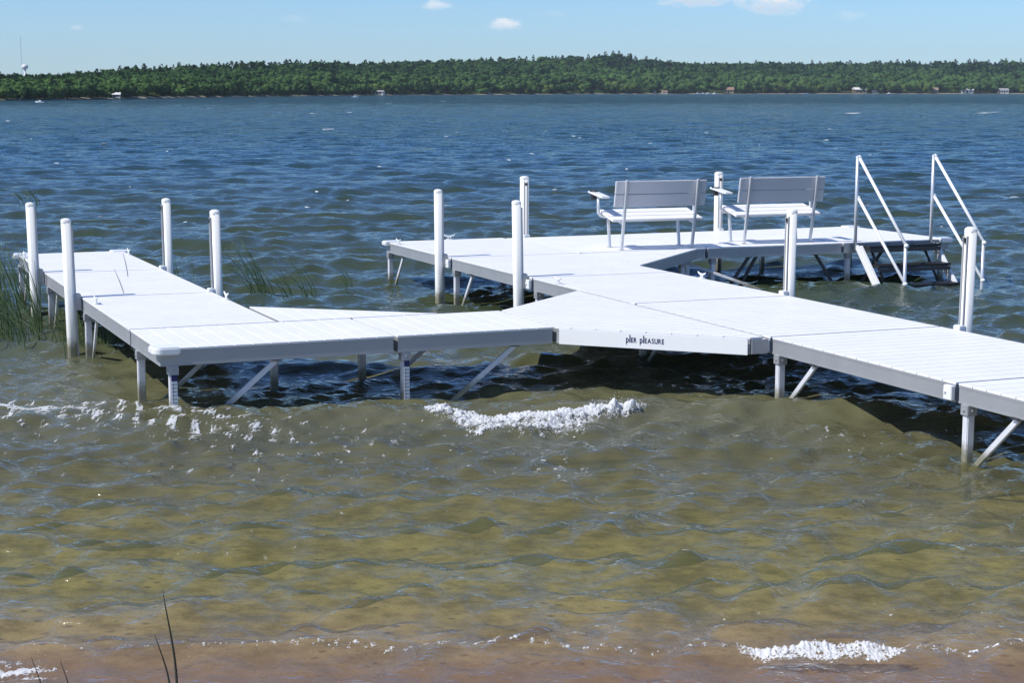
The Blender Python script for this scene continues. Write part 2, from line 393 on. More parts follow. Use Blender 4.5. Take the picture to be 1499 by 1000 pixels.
def section(name, label, poly, board='u', bw=0.1525, group='white deck sections of the pier', grooves=0.005, gapin=0.016):
    c = (sum(p[0] for p in poly)/len(poly), sum(p[1] for p in poly)/len(poly))
    r = thing(name, label, 'pier section', W(*c), YAW, group); r['_o'] = c
    P = [(p[0]-c[0], p[1]-c[1]) for p in poly]
    P = inset(P, gapin)
    d = MB(); n = (0, 1) if board == 'u' else (1, 0)
    vals = [p[0]*n[0]+p[1]*n[1] for p in P]; lo, hi = min(vals), max(vals)
    k = max(1, round((hi-lo)/bw)); step = (hi-lo)/k
    for i in range(k):
        q = clip(P, n, lo+(i+1)*step-grooves/2*(i < k-1)); q = clip(q, (-n[0], -n[1]), -(lo+i*step+grooves/2*(i > 0)))
        if len(q) > 2: d.prism(q, -0.016, 0.0)
    dk = d.build('deck_boards', M['deck'], r, 0.0015)
    sub = MB(); sub.prism(inset(P, 0.02), -0.024, -0.0045); sub.build('deck_core', M['deck'], r)
    f = MB(); f.ring(inset(P, 0.004), inset(P, 0.044), -0.135, -0.0165)
    f.ring(inset(P, 0.0015), inset(P, 0.006), -0.032, -0.0172)      # lip at the top of the rail
    f.ring(inset(P, 0.0015), inset(P, 0.030), -0.1385, -0.126)      # and at its foot
    f.build('frame', M['alu'], r, 0.0)
    cb = MB(); q = inset(P, 0.046); us = [p[0] for p in q]; vs = [p[1] for p in q]
    for s_ in (0.25, 0.5, 0.75):
        v0 = min(vs)+(max(vs)-min(vs))*s_; ln = clip(clip(q, (0, 1), v0+0.02), (0, -1), -(v0-0.02))
        if len(ln) > 2: cb.prism(ln, -0.11, -0.03)
    cb.build('cross_beam', M['alu'], r)
    return r
def corner_cap(par, u, v, du, dv):
    """rounded white bumper over a deck corner"""
    X = par['_o']; u -= X[0]; v -= X[1]; b = MB(); pts = []
    for k in range(7): a_ = k/6*math.pi/2; pts.append((0.06+0.0*k, a_))
    P = [(u-du*0.17, v-dv*0.17), (u-du*0.17, v+dv*0.045)]
    for k in range(7): a_ = math.pi/2*(1-k/6); P.append((u-du*0.025+du*0.07*math.cos(a_), v-dv*0.025+dv*0.07*math.sin(a_)))
    P.append((u+du*0.045, v-dv*0.17))
    if du*dv > 0: P = P[::-1]
    b.prism(P, -0.045, 0.014); return b.build('corner_bumper', M['white'], par, 0.012)
def joint_bracket(par, u, v):
    X = par['_o']; b = MB(); b.box((u-X[0], v-X[1], -0.075), (0.035, 0.09, 0.10)); b.tube([(u-X[0]-0.03, v-X[1]+0.02, -0.07), (u-X[0]+0.03, v-X[1]+0.02, -0.07)], 0.012, 8)
    return b.build('joint_bracket', M['white'], par, 0.004)
L = 2.44; UW = 1.69
ml = ['far end section of the main walkway with a white bumper at its lake corner',
      'walkway section beside the two benches, one back from the far end',
      'walkway section where the bench platform triangle meets it on the right',
      'walkway section that the white angled panel with lettering joins on its left',
      'walkway section in front of the tallest right post with two bare front legs',
      'nearest walkway section, cut off by the right edge of the photo']
main = []
for i in range(6):
    r = section('pier_section', ml[i], rect(0, UW, -L*(i+1), -L*i)); main.append(r)
    v0 = -L*i
    for side, u in ((0, 0.045), (1, UW-0.045)):
        leg(r, u, v0-0.10)
        brace(r, (u, v0-0.62, -0.15), (u, v0-0.14, -0.60 if i >= 3 else -0.74))
    if i < 5: joint_bracket(r, -0.004, v0-L+0.06); joint_bracket(main[i], UW+0.004, v0-L+0.06)
for i, u, v in ((0, 0.035, -0.45), (0, 0.9, -0.04), (2, 0.035, -L*2-0.62), (2, UW-0.035, -L*2-0.75), (4, UW-0.035, -L*4-1.25), (5, UW-0.035, -L*5-0.4)):
    X = main[i]['_o']; cleat(main[i], u-X[0], v-X[1], 'u' if v == -0.04 else 'v')
corner_cap(main[0], 0.0, 0.0, -1, 1)
LU0, LU1 = -4.735, -3.44
ll = ['far end section of the left walkway with white corner bumpers by the reeds', 'middle section of the left walkway between its two left posts', 'left walkway section with small cleats on both edges, next to the corner']
left = []
for i in range(3):
    r = section('pier_section', ll[i], rect(LU0, LU1, -L*(i+1)+0.0, -L*i-0.02 if i == 0 else -L*i)); left.append(r)
    for u in (LU0+0.045, LU1-0.045):
        leg(r, u, -L*i-0.12); brace(r, (u, -L*i-0.62, -0.15), (u, -L*i-0.2, -0.80))
for i, u, v in ((0, LU1-0.03, -0.55), (0, LU0+0.04, -0.5), (2, LU1-0.03, -5.55), (2, LU0+0.05, -5.45)):
    X = left[i]['_o']; cleat(left[i], u-X[0], v-X[1])
corner_cap(left[0], LU0, -0.02, -1, 1); corner_cap(left[0], LU1, -0.02, 1, 1)
CV0, CV1 = -8.56, -7.32
c1 = section('pier_section', 'front left corner section with a gauge strip on its leg and a white corner bumper', rect(LU0, -2.79, CV0, CV1), 'v')
corner_cap(c1, LU0, CV0, -1, -1)
leg(c1, LU0+0.045, CV1-0.30); leg(c1, LU0+0.12, CV0+0.05, True)
leg(c1, LU1-0.10, CV1-0.2)
brace(c1, (LU0+0.95, CV0+0.06, -0.15), (LU0+0.28, CV0+0.08, -0.72)); brace(c1, (LU0+0.75, CV1-0.15, -0.15), (LU0+0.12, CV1-0.30, -0.66), 'leg', 0.035)
c2 = section('pier_section', 'short cross section between the corner section and the white lettered panel', rect(-2.79, -1.37, CV0, CV1), 'v')
leg(c2, -2.70, CV0+0.06, True); leg(c2, -2.72, CV1-0.1)
brace(c2, (-1.72, CV0+0.07, -0.15), (-2.5, CV0+0.08, -0.76)); brace(c2, (-1.95, CV1-0.12, -0.15), (-2.55, CV1-0.12, -0.62))
lt = section('pier_section', 'triangular filler panel in the inner corner of the left walkway', [(LU1+0.02, CV1), (-1.93, CV1), (LU1+0.02, -6.14)], 'v')
tp = [(-1.37, CV0), (-0.17, -9.745), (-0.03, -9.745), (-0.03, -6.12), (-1.37, CV1)]
tz = section('pier_section', 'angled section with PIER PLEASURE lettering on its white front board', tp, 'u')
X = tz['_o']
p0 = Vector((tp[0][0]-X[0]+0.03, tp[0][1]-X[1]-0.02)); p1 = Vector((tp[1][0]-X[0]-0.015, tp[1][1]-X[1]+0.01))
dv_ = (p1-p0).normalized(); nn = Vector((dv_.y, -dv_.x))
fb = MB(); a0 = p0+nn*0.004; a1 = p1+nn*0.004; a2 = p1-nn*0.0; a3 = p0-nn*0.0
fb.prism([tuple(a0-nn*0.002), tuple(a1-nn*0.002), tuple(a1+nn*0.010), tuple(a0+nn*0.010)], -0.142, -0.010)
fbo = fb.build('front_board', M['white'], tz, 0.002)
def text_mesh(s, size):
    cu = bpy.data.curves.new('letters', 'FONT'); cu.body = s; cu.size = size; cu.extrude = 0.001; cu.offset = size*0.018
    o = bpy.data.objects.new('letters', cu); C.objects.link(o)
    bpy.context.view_layer.update(); dg = bpy.context.evaluated_depsgraph_get()
    me = bpy.data.meshes.new_from_object(o.evaluated_get(dg)); bpy.data.objects.remove(o)
    vs = [v.co.copy() for v in me.vertices]; fs = [tuple(p.vertices) for p in me.polygons]; return vs, fs
tx = MB(); cur = 0.0
mm = Matrix(((dv_.x, 0, nn.x), (dv_.y, 0, nn.y), (0, 1, 0)))
st = p0+dv_*((p1-p0).length*0.365)+nn*0.0155
for ch, sz, up_, sq in (('p', 0.075, 0.0, .72), ('I', 0.088, 0.0, .75), ('E', 0.058, 0, .72), ('R', 0.058, 0, .75), (' ', 0, 0, 1), ('p', 0.075, 0, .72), ('l', 0.088, 0, .75), ('E', 0.058, 0, .72), ('A', 0.058, 0, .75), ('S', 0.058, 0, .75), ('U', 0.058, 0, .75), ('R', 0.058, 0, .75), ('E', 0.058, 0, .72)):
    if ch == ' ': cur += 0.022; continue
    vs, fs = text_mesh(ch, sz); x0 = min(v.x for v in vs); x1 = max(v.x for v in vs)
    tx.raw([Vector((st.x, st.y, -0.090))+mm @ Vector((cur+(v.x-x0)*sq, v.y, v.z)) for v in vs], fs); cur += (x1-x0)*sq+0.0055
tx.build('lettering', M['navy'], fbo)
eb = MB(); eb.box((-0.085-X[0], -9.749-X[1], -0.076), (0.15, 0.012, 0.118)); eb.build('end_plate', M['alu'], tz, 0.002)
bl = ['bench platform section under the left bench, beside the walkway', 'bench platform section under the right bench', 'outer platform section at the right end where the steps hang']
bs = []
BE = [UW, 3.49, 5.53, 7.24]
for i in range(3):
    r = section('pier_section', bl[i], rect(BE[i], BE[i+1], -2.46, -0.08), 'v'); bs.append(r)
    leg(r, BE[i]+(0.12 if i else 1.55), -2.38); leg(r, BE[i]+0.12, -0.2)
    brace(r, (BE[i]+(0.65 if i else 1.0), -2.38, -0.15), (BE[i]+(0.2 if i else 1.45), -2.36, -0.75), 'dark')
leg(bs[2], BE[3]-0.1, -2.38); leg(bs[2], BE[3]-0.1, -0.2)
bt = section('pier_section', 'triangular platform section in the corner between the walkway and the left bench', [(UW, -4.12), (3.36, -2.47), (UW, -2.47)], 'u')
leg(bt, 3.02, -2.66); leg(bt, UW+0.3, -3.35, mat_=M['dark']); brace(bt, (UW+0.72, -3.0, -0.15), (UW+0.42, -3.3, -0.7), 'dark')
brace(bs[0], (3.2, -2.2, -0.16), (4.35, -2.85, -0.62), 'leg', 0.035); brace(bs[1], (4.3, -2.3, -0.15), (3.95, -2.3, -0.72), 'dark')
brace(bs[1], (5.2, -2.3, -0.15), (5.5, -2.36, -0.62), 'dark')
corner_cap(bs[2], BE[3], -0.08, 1, 1); corner_cap(bs[2], BE[3], -2.46, 1, -1)
for o in bpy.data.objects:
    if '_o' in o: del o['_o']

# ------------------------------------------------------------------ white posts
def post(u, v, ztop, lab, side, lean=(0.0, 0.0), inw=(1, 0), lu=0):
    base = W(u, v); zb = float(bed(np.array([base.x]), np.array([base.y]))[0])-0.25
    r = thing('dock_post', lab, 'post', (base.x, base.y, zb), YAW, 'tall white posts along the pier')
    H = DZ+ztop-zb
    P = []; hw, rr = 0.047, 0.036
    for cx, cy, a0 in ((hw-rr, hw-rr, 0), (-hw+rr, hw-rr, 90), (-hw+rr, -hw+rr, 180), (hw-rr, -hw+rr, 270)):
        for k in range(6): a_ = R(a0+k*18); P.append((cx+rr*math.cos(a_), cy+rr*math.sin(a_)))
    lx, ly = lean
    if inw[1]: P = [(x*1.28, y) for x, y in P]
    s = MB(); s.prism(P, 0, H-0.02)
    # top: cap
    for i in range(len(s.v)): x, y, z = s.v[i]; s.v[i] = (x+lx*z/H, y+ly*z/H, z)
    o = s.build('sleeve', M['post'], r, smooth=False)
    for p_ in o.data.polygons: p_.use_smooth = len(p_.vertices) == 4
    cpm = MB(); n = len(P); rings = [(1.03, -0.03), (1.03, -0.008), (0.9, 0.004), (0.55, 0.013), (0.1, 0.016)]
    for sc, z in rings: cpm.v += [(x*sc+lx, y*sc+ly, H+z) for x, y in P]
    for j in range(len(rings)-1):
        for i in range(n): cpm.f.append((j*n+i, j*n+(i+1) % n, (j+1)*n+(i+1) % n, (j+1)*n+i))
    cpm.f.append(tuple(range((len(rings)-1)*n, len(rings)*n))); cpm.build('cap', M['post'], r, smooth=True)
    iw = Vector((inw[0], inw[1], 0)); tw = Vector((-iw.y, iw.x, 0))
    def ib(d0, d1, wt, z0, z1):
        b = MB(); c = iw*((d0+d1)/2)+Vector((lx*((z0+z1)/2)/H, ly*((z0+z1)/2)/H, (z0+z1)/2))
        dim = (abs(iw.x)*(d1-d0)+abs(tw.x)*wt, abs(iw.y)*(d1-d0)+abs(tw.y)*wt, z1-z0); b.box(c, dim); return b
    tr_ = MB()
    for k in (-1, 1):
        q = ib(0.040, 0.058, 0.014, 0.05, H-0.06)
        tr_.raw([Vector(x)+tw*0.024*k for x in q.v], q.f)
    # leaning: shear track like the sleeve
    for i in range(len(tr_.v)):
        x, y, z = tr_.v[i]; mz = (0.05+H-0.06)/2; tr_.v[i] = (x+lx*(z-mz)/H, y+ly*(z-mz)/H, z)
    tr_.build('track', M['alu'], r, 0.002)
    ib(0.05, 0.064, 0.028, H-0.115, H-0.075).build('bolt', M['black'], r, 0.003)
    zd = DZ-zb
    br = ib(0.03, 0.10, 0.085, zd-0.125, zd+0.035)
    br.build('bracket', M['white' if side > 0 else 'alu'], r, 0.006)
    return r
post(-4.81, -2.30, 0.754, 'farthest left white post standing in the reeds, leaning left', -1, (-0.03, 0.03))
post(-4.81, -4.84, 0.751, 'thick white post on the left edge of the left walkway, leaning left over the water', -1, (-0.03, 0.03))
post(-3.36, -2.42, 0.775, 'farther white post on the right edge of the left walkway', 1, (-0.02, 0), (-1, 0))
post(-3.37, -4.85, 0.80, 'nearer white post on the right edge of the left walkway', 1, (-0.03, 0), (-1, 0))
post(-0.08, -2.30, 0.80, 'white post standing in open water on the left side of the main walkway', -1, (-0.01, 0.02))
post(-0.08, -4.76, 0.81, 'white post rising behind the cross section edge, before the main walkway', -1, (-0.03, 0.03))
post(2.02, 0.02, 0.815, 'white post at the far edge of the platform, left of the benches', 1, (0, 0), (0, -1))
post(5.02, -0.02, 0.825, 'white post on the far platform edge seen between the two benches', 1, (0, 0), (0, -1))
post(UW+0.062, -7.21, 0.825, 'white post on the right edge of the main walkway, in front of the right bench', 1, (0.02, 0.0), (-1, 0))
post(UW+0.075, -9.97, 0.846, 'nearest and largest white post, in front of the step handrails', 1, (0.03, 0.0), (-1, 0))

# ------------------------------------------------------------------ benches
def bench(u, v, lab, rot=-3.5):
    r = thing('bench', lab, 'bench', W(u, v), YAW+R(rot), 'white benches on the platform')
    hl = 0.62
    tilt = math.atan2(0.09, 0.46)
    for k in range(3):     # seat planks, tilted down to the back (-y)
        b = MB(); y = 0.16-k*0.165; z = 0.455-k*0.034
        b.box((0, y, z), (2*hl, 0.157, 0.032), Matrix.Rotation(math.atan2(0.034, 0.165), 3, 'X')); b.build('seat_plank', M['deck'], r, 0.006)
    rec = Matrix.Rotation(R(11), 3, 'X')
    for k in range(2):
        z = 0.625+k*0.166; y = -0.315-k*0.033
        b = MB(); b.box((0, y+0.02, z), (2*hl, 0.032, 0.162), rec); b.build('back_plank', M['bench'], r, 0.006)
    for s_ in (-1, 1):
        x = s_*0.485
        b = MB(); b.bar((x, -0.215, 0.0), (x, -0.385, 0.885), 0.042, 0.03, (1, 0, 0)); b.box((x, -0.215, 0.006), (0.07, 0.06, 0.010)); b.build('rear_leg', M['rail'], r, 0.004)
        b = MB(); b.bar((x, 0.17, 0.0), (x, 0.235, 0.42), 0.042, 0.03, (1, 0, 0)); b.box((x, 0.17, 0.006), (0.07, 0.06, 0.010)); b.build('front_leg', M['rail'], r, 0.004)
        b = MB(); b.bar((x, 0.25, 0.44), (x, -0.27, 0.335), 0.04, 0.03, (1, 0, 0)); b.build('seat_bearer', M['rail'], r, 0.004)
        xa = s_*0.665
        b = MB(); b.box((xa, 0.11, 0.682), (0.12, 0.48, 0.026), Matrix.Rotation(R(6), 3, 'X')); a_ = b.build('armrest', M['white'], r, 0.01)
        b = MB(); b.tube([(x, 0.12, 0.400), (s_*0.58, 0.12, 0.400), (s_*0.635, 0.12, 0.415), (xa, 0.12, 0.455), (xa, 0.12, 0.52), (xa, 0.12, 0.663)], 0.02, 10); b.build('armrest_support', M['rail'], r, smooth=True)
        b = MB(); b.lathe([(0.036, 0.61), (0.042, 0.68), (0.055, 0.713), (0.055, 0.720), (0.044, 0.720), (0.042, 0.690)], 16, (xa, 0.275, 0)); b.build('cup_holder', M['black'], a_, smooth=False)
    return r
bench(2.85, -2.11, 'left bench of white planks seen from behind, nearer the lettered panel')
bench(4.72, -1.93, 'right bench of white planks seen from behind, nearer the steps')

# ------------------------------------------------------------------ steps into the lake
sr_ = thing('dock_steps', 'aluminium steps with black treads and two sloping handrails going into the lake', 'steps', W(6.31, -2.47), YAW)
US = (-0.60, 0.60)
zr = -0.54-0.75
for s_, u in enumerate(US):
    run = lambda z: -0.03-(-z-0.03)*0.92
    for off in ((0.0, 0.085) if True else ()):
        b = MB(); y0 = -0.03-off; b.bar((u, y0, -0.045), (u, y0-0.92*1.15, -0.045-1.15), 0.05, 0.045, (1, 0, 0)); b.build('stringer', M['white'], sr_, 0.004)
    b = MB(); b.tube([(u-0.02, -0.02, -0.13), (u-0.02, -0.02, 1.14)], 0.022, 12); b.build('handrail_post', M['rail'], sr_, smooth=True)
    b = MB(); b.tube([(u, -1.11, -1.15), (u, -1.11, 0.05)], 0.022, 12); b.build('handrail_post', M['rail'], sr_, smooth=True)
    for z0, z1 in ((1.10, 0.045), (0.575, -0.44)):
        b = MB(); b.tube([(u+0.005, -0.02, z0+0.02), (u+0.005, -1.12, z1)], 0.021, 12)
        hr = b.build('handrail', M['white'], sr_, smooth=True)
        for y, z in ((-0.02, z0+0.02), (-1.12, z1)):
            k = MB(); k.lathe([(0.004, -0.032), (0.026, -0.02), (0.034, 0), (0.026, 0.02), (0.004, 0.032)], 12, (u+0.005, y, z)); k.build('rail_elbow', M['white'], hr, smooth=True)
for i, z in enumerate((-0.045, -0.285, -0.525, -0.765)):
    b = MB(); y = -0.15-i*0.225
    for k in range(3): b.box((0, y+0.085-k*0.085, z), (1.13, 0.078, 0.034))
    b.build('tread', M['black'], sr_, 0.004)
    b = MB()
    if i < 3: b.box((0, y-0.12, z-0.045), (1.12, 0.012, 0.05)); b.build('riser', M['dark'], sr_, 0.002)
for u in (-0.42, 0.42):
    b = MB(); b.bar((u, -0.1, -0.10), (u+0.05, -0.62, -0.85), 0.03, 0.02, (1, 0, 0)); b.build('strut', M['dark'], sr_)

# ------------------------------------------------------------------ reeds
def reeds(name, lab, spots, mats='reed', kind=None, cat='reeds', group=None):
    b = MB()
    for (x, y, h, lx, ly, r0) in spots:
        z0 = -0.3; n = 7; pts = []; rr = []
        for k in range(n):
            f = k/(n-1); z = z0+(h-z0)*f; fz = max(0, (z-0.0))/h
            pts.append((x+lx*fz**1.6, y+ly*fz**1.6, z-abs(lx)*0.25*fz**2)); rr.append(r0*(1-0.85*f)+0.0008)
        b.tube(pts, rr, 5)
    o = b.build(name, M[mats], smooth=True); tag(o, lab, cat, group, kind); return o
def px2w(x, y):   # point of the mean water plane, used once to set plants and boats
    d = fw*F_PX+rt*(x-749.5)-up*(y-500); s_ = -CAM_Z/d.z; return d.x*s_, d.y*s_
sp = []
for k in range(190):
    x = -30+random.random()**1.0*92; y = 475+random.gauss(0, 16)
    X0, Y0 = px2w(x, y); sp.append((X0, Y0, random.uniform(0.30, 0.92), random.gauss(-0.20, 0.12), random.gauss(0.05, 0.08), random.uniform(0.005, 0.010)))
for k in range(70):
    x = 75+random.random()*95; y = 495-0.0*(x-75)+random.gauss(0, 9)
    X0, Y0 = px2w(x, y); X0 -= 0.0; sp.append((X0, Y0, random.uniform(0.2, 0.42), random.gauss(-0.08, 0.1), random.gauss(0.05, 0.06), random.uniform(0.004, 0.008)))
reeds('reed_bed', 'dense bed of green reeds growing in the shallows around the left walkway', sp, kind='stuff')
def clump(lab, cx, cy, n, wpx, h0, h1, lean, name='reed_clump', spread=3.0, r0=0.007):
    q = []
    for k in range(n):
        X0, Y0 = px2w(cx+random.uniform(-wpx, wpx), cy+random.gauss(0, spread)); q.append((X0, Y0, random.uniform(h0, h1), lean*random.uniform(0.6, 1.3), random.gauss(0, 0.05), r0*random.uniform(0.7, 1.2)))
    return reeds(name, lab, q, 'reed', cat='reeds', group='thin clumps of reeds in open water')
clump('taller thin reed clump just beyond the cross walkway, leaning left', 387, 438, 24, 17, 0.42, 0.78, -0.36)
clump('reed clump right of the tallest mid-water clump, leaning left', 442, 434, 20, 26, 0.28, 0.56, -0.30)
clump('sparse short reeds standing apart to the right of the other clumps', 512, 421, 8, 9, 0.14, 0.34, -0.2)
clump('dark far reeds near the left edge, out in the lake', 44, 296, 22, 16, 0.25, 0.5, -0.3, r0=0.010)
clump('few short reeds behind the right posts of the left walkway', 268, 402, 9, 18, 0.1, 0.3, -0.08)
for (bx_, ty, lab, h, lx, r0) in ((259, 1012, 'tall single green reed stalk in the foreground shallows', 0.44, -0.045, 0.0055), (249, 1012, 'shorter leaning reed stalk beside the tall foreground stalk', 0.25, -0.055, 0.0042),
                           (61, 1012, 'faint thin reed stalk near the lower left corner, leftmost', 0.15, -0.035, 0.0022), (101, 1012, 'faint thin reed stalk near the lower left corner, right of another', 0.14, -0.03, 0.0022)):
    X0, Y0 = px2w(bx_, ty); z = 0
    b = MB(); pts = []; rr = []
    for k in range(9):
        f = k/8; pts.append((X0+lx*f**1.5+0.004*math.sin(5*f), Y0, -0.03+(h+0.03)*f)); rr.append(r0*(1-0.8*f**1.5)+0.0006)
    b.tube(pts, rr, 6); tag(b.build('reed_stalk', M['reed_dry'], smooth=True), lab, 'reed', 'reed stalks in the foreground shallows')
for (x0, y0, x1, y1, lab) in ((180, 371, 187, 405, 'dark loose reed stem lying on the far end of the left walkway'), (167, 394, 181, 430, 'dark loose reed stem lying on the middle section of the left walkway')):
    pts = []
    for k in range(5):
        f = k/4; x = x0+(x1-x0)*f; y = y0+(y1-y0)*f; d = fw*F_PX+rt*(x-749.5)-up*(y-500); s_ = (DZ-CAM_Z)/d.z; pts.append((d.x*s_+0.006*math.sin(3*f), d.y*s_, DZ+0.004))
    b = MB(); b.tube(pts, [0.001, 0.002, 0.0028, 0.0028, 0.002], 6); tag(b.build('loose_reed', M['reed_dry'], smooth=True), lab, 'reed stem', 'loose reed stems on the left walkway')

# ------------------------------------------------------------------ foam
m, t = mat('foam'); tco = t.add('ShaderNodeNewGeometry').outputs['Position']
n = t.noise(tco, 45, 4, 0.7)
bpn = t.add('ShaderNodeBump', {'Strength': 0.6, 'Distance': 0.01, 'Height': n}).outputs[0]
fcol = t.mix(n, (0.66, 0.68, 0.69, 1), (0.86, 0.87, 0.87, 1))
fo = t.add('ShaderNodeMixShader', {0: 0.22, 1: t.add('ShaderNodeBsdfDiffuse', {'Color': fcol, 'Normal': bpn}).outputs[0], 2: t.add('ShaderNodeBsdfTranslucent', {'Color': fcol}).outputs[0]})
t.l.new(fo.outputs[0], t.out.inputs[0]); FO = m
m, t = mat('foam_lace'); tco = t.add('ShaderNodeNewGeometry').outputs['Position']
n = t.noise(tco, 60, 5, 0.75); th_ = t.add('ShaderNodeAttribute', None, attribute_name='thick').outputs['Fac']
cellv = t.add('ShaderNodeTexVoronoi', {'Vector': tco, 'Scale': 55.0}, feature='DISTANCE_TO_EDGE').outputs[0]
a_ = t.math('ADD', t.math('MULTIPLY', th_, 1.5), t.math('ADD', t.math('MULTIPLY', t.math('SUBTRACT', n, 0.5), 1.8), t.math('MULTIPLY', t.math('SUBTRACT', 0.12, cellv), 1.6)))
al = t.math('MULTIPLY', t.smooth(a_, 0.12, 0.75), 0.94)
bpn = t.add('ShaderNodeBump', {'Strength': 0.5, 'Distance': 0.006, 'Height': n}).outputs[0]
fcol = t.mix(n, (0.70, 0.72, 0.73, 1), (0.86, 0.87, 0.87, 1))
fo = t.add('ShaderNodeMixShader', {0: 0.25, 1: t.add('ShaderNodeBsdfDiffuse', {'Color': fcol, 'Normal': bpn}).outputs[0], 2: t.add('ShaderNodeBsdfTranslucent', {'Color': fcol}).outputs[0]})
fo = t.add('ShaderNodeMixShader', {0: al, 1: t.add('ShaderNodeBsdfTransparent').outputs[0], 2: fo.outputs[0]})
t.l.new(fo.outputs[0], t.out.inputs[0]); FL = m
def blobs(spots):
    V = []; Fc = []; o = 0
    for (x, y, sx_, sy_) in spots:
        n = 11; a_ = np.linspace(0, 2*np.pi, n, endpoint=False); rad = np.clip(1+rng.normal(0, 0.36, n), 0.35, 1.8); rad = (rad+np.roll(rad, 1)*0.5)/1.5
        tl = rng.normal(0, 0.35)
        ex, ey = np.cos(a_)*rad*sx_, np.sin(a_)*rad*sy_
        X1 = x+ex*math.cos(tl)-ey*math.sin(tl); Y1 = y+ex*math.sin(tl)+ey*math.cos(tl)
        X2 = x+(X1-x)*0.62; Y2 = y+(Y1-y)*0.62
        hx = np.concatenate([X1, X2, [x]]); hy = np.concatenate([Y1, Y2, [y]])
        V.append((hx, hy, np.concatenate([np.full(n, 0.0005), np.full(n, 0.003), [0.004]])))
        for i in range(n):
            j = (i+1) % n
            Fc += [(o+i, o+j, o+n+j), (o+i, o+n+j, o+n+i), (o+n+i, o+n+j, o+2*n)]
        o += 2*n+1
    X_ = np.concatenate([v[0] for v in V]); Y_ = np.concatenate([v[1] for v in V]); Z_ = np.concatenate([v[2] for v in V])
    cl = cellf(Y_)
    return np.stack([X_, Y_, heights(X_, Y_, cl)+Z_+0.002], -1), np.array(Fc)
# whitecaps further out
sp = []
for k in range(80):
    y = 150+random.random()**1.4*190; X0, Y0 = px2w(random.uniform(-60, 1560), y); s_ = Y0*random.uniform(0.0004, 0.0011); sp.append((X0, Y0, s_*2.6, s_*2.0))
for (x, y, wd) in ((1490, 291, 0.3), (1250, 165, 1.0), (1440, 165, 1.0), (1130, 172, .8), (480, 190, .6)):
    for k in range(5):
        X0, Y0 = px2w(x+random.gauss(0, 8), y+random.gauss(0, .6)); sp.append((X0, Y0, wd*0.45*Y0/60, wd*0.16*Y0/60))
V = []; 
for (x, y, a_, b_) in sp:
    V.append((x, y, a_*0.5, b_*0.7))
v_, f_ = blobs(V); v_[:, 2] += 0.02
tag(np_obj('whitecaps', v_, f_, FO), 'small whitecaps flecking the open lake', 'whitecaps', kind='stuff')
ico = None
def ico_arr():
    bm = bmesh.new(); bmesh.ops.create_cone(bm, segments=3, radius1=1, radius2=0.9, depth=1.4, cap_ends=True, cap_tris=True); bmesh.ops.triangulate(bm, faces=bm.faces); v = np.array([x.co[:] for x in bm.verts]); f = np.array([[q.index for q in p.verts] for p in bm.faces]); bm.free(); return v, f
IV, IF = ico_arr()
def droplets(P, Rr):
    n = len(P); q = rng.normal(0, 1, (n, 4)); q /= np.linalg.norm(q, axis=1)[:, None]; a_, b_, c_, d_ = q.T
    Q = np.stack([1-2*(c_*c_+d_*d_), 2*(b_*c_-a_*d_), 2*(b_*d_+a_*c_), 2*(b_*c_+a_*d_), 1-2*(b_*b_+d_*d_), 2*(c_*d_-a_*b_), 2*(b_*d_-a_*c_), 2*(c_*d_+a_*b_), 1-2*(b_*b_+c_*c_)], -1).reshape(n, 3, 3)
    V = (np.einsum('nij,kj->nki', Q, IV)*(Rr[:, None, None]*rng.uniform(0.7, 1.3, (n, 1, 3)))+P[:, None, :]).reshape(-1, 3)
    Fq = (IF[None]+np.arange(n)[:, None, None]*len(IV)).reshape(-1, 3); return V, Fq
def surf(name, lab, x0, x1, yfun, depth, n, hfun, r0, r1, ef):
    X = rng.uniform(x0, x1, n); e = ef((X-x0)/(x1-x0)); keep = rng.random(n) < e; X = X[keep]; e = e[keep]; n = len(X)
    f = rng.beta(1.3, 1.6, n); Y = yfun(X)-depth*f*(0.4+0.6*e)+rng.normal(0, 0.02, n)
    Z = heights(X, Y, np.maximum(Y*0.0042, 0))+np.abs(rng.normal(0, 1, n))*hfun(X)*(1-f)*0.55+0.004
    Rr = rng.uniform(r0, r1, n)*rng.choice([0.5, 1, 1.6], n, p=[.5, .4, .1])
    v1, f1 = droplets(np.stack([X, Y, Z], -1), Rr)
    tag(np_obj(name, v1, f1, FO), lab, 'foam', kind='stuff')
# foam as crumpled, torn sheets riding on the water
def froth(name, lab, x0, x1, y0, y1, res, maskf, hf):
    xs = np.arange(x0, x1, res); ys = np.arange(y0, y1, res*1.3); Y, X = np.meshgrid(ys, xs, indexing='ij')
    X = X+rng.uniform(-.35, .35, X.shape)*res; Y = Y+rng.uniform(-.35, .35, X.shape)*res
    mk = maskf(X, Y); q = np.clip(mk*2.2, 0, 1)**0.6
    Z = heights(X, Y, cellf(Y))+0.002+q*hf(X, Y)
    ii = np.arange(X.size).reshape(X.shape); fq = np.stack([ii[:-1, :-1], ii[:-1, 1:], ii[1:, 1:], ii[1:, :-1]], -1).reshape(-1, 4)
    fq = fq[(mk.ravel()[fq] > 0).sum(1) >= 3]; used = np.unique(fq); rm = np.zeros(X.size, int); rm[used] = np.arange(len(used))
    o = np_obj(name, np.stack([X, Y, Z], -1).reshape(-1, 3)[used], rm[fq], FL, smooth=True); at_ = o.data.attributes.new('thick', 'FLOAT', 'POINT'); at_.data.foreach_set('value', np.clip(mk.ravel()[used], 0, 1).astype(np.float32)); return tag(o, lab, 'foam', kind='stuff')
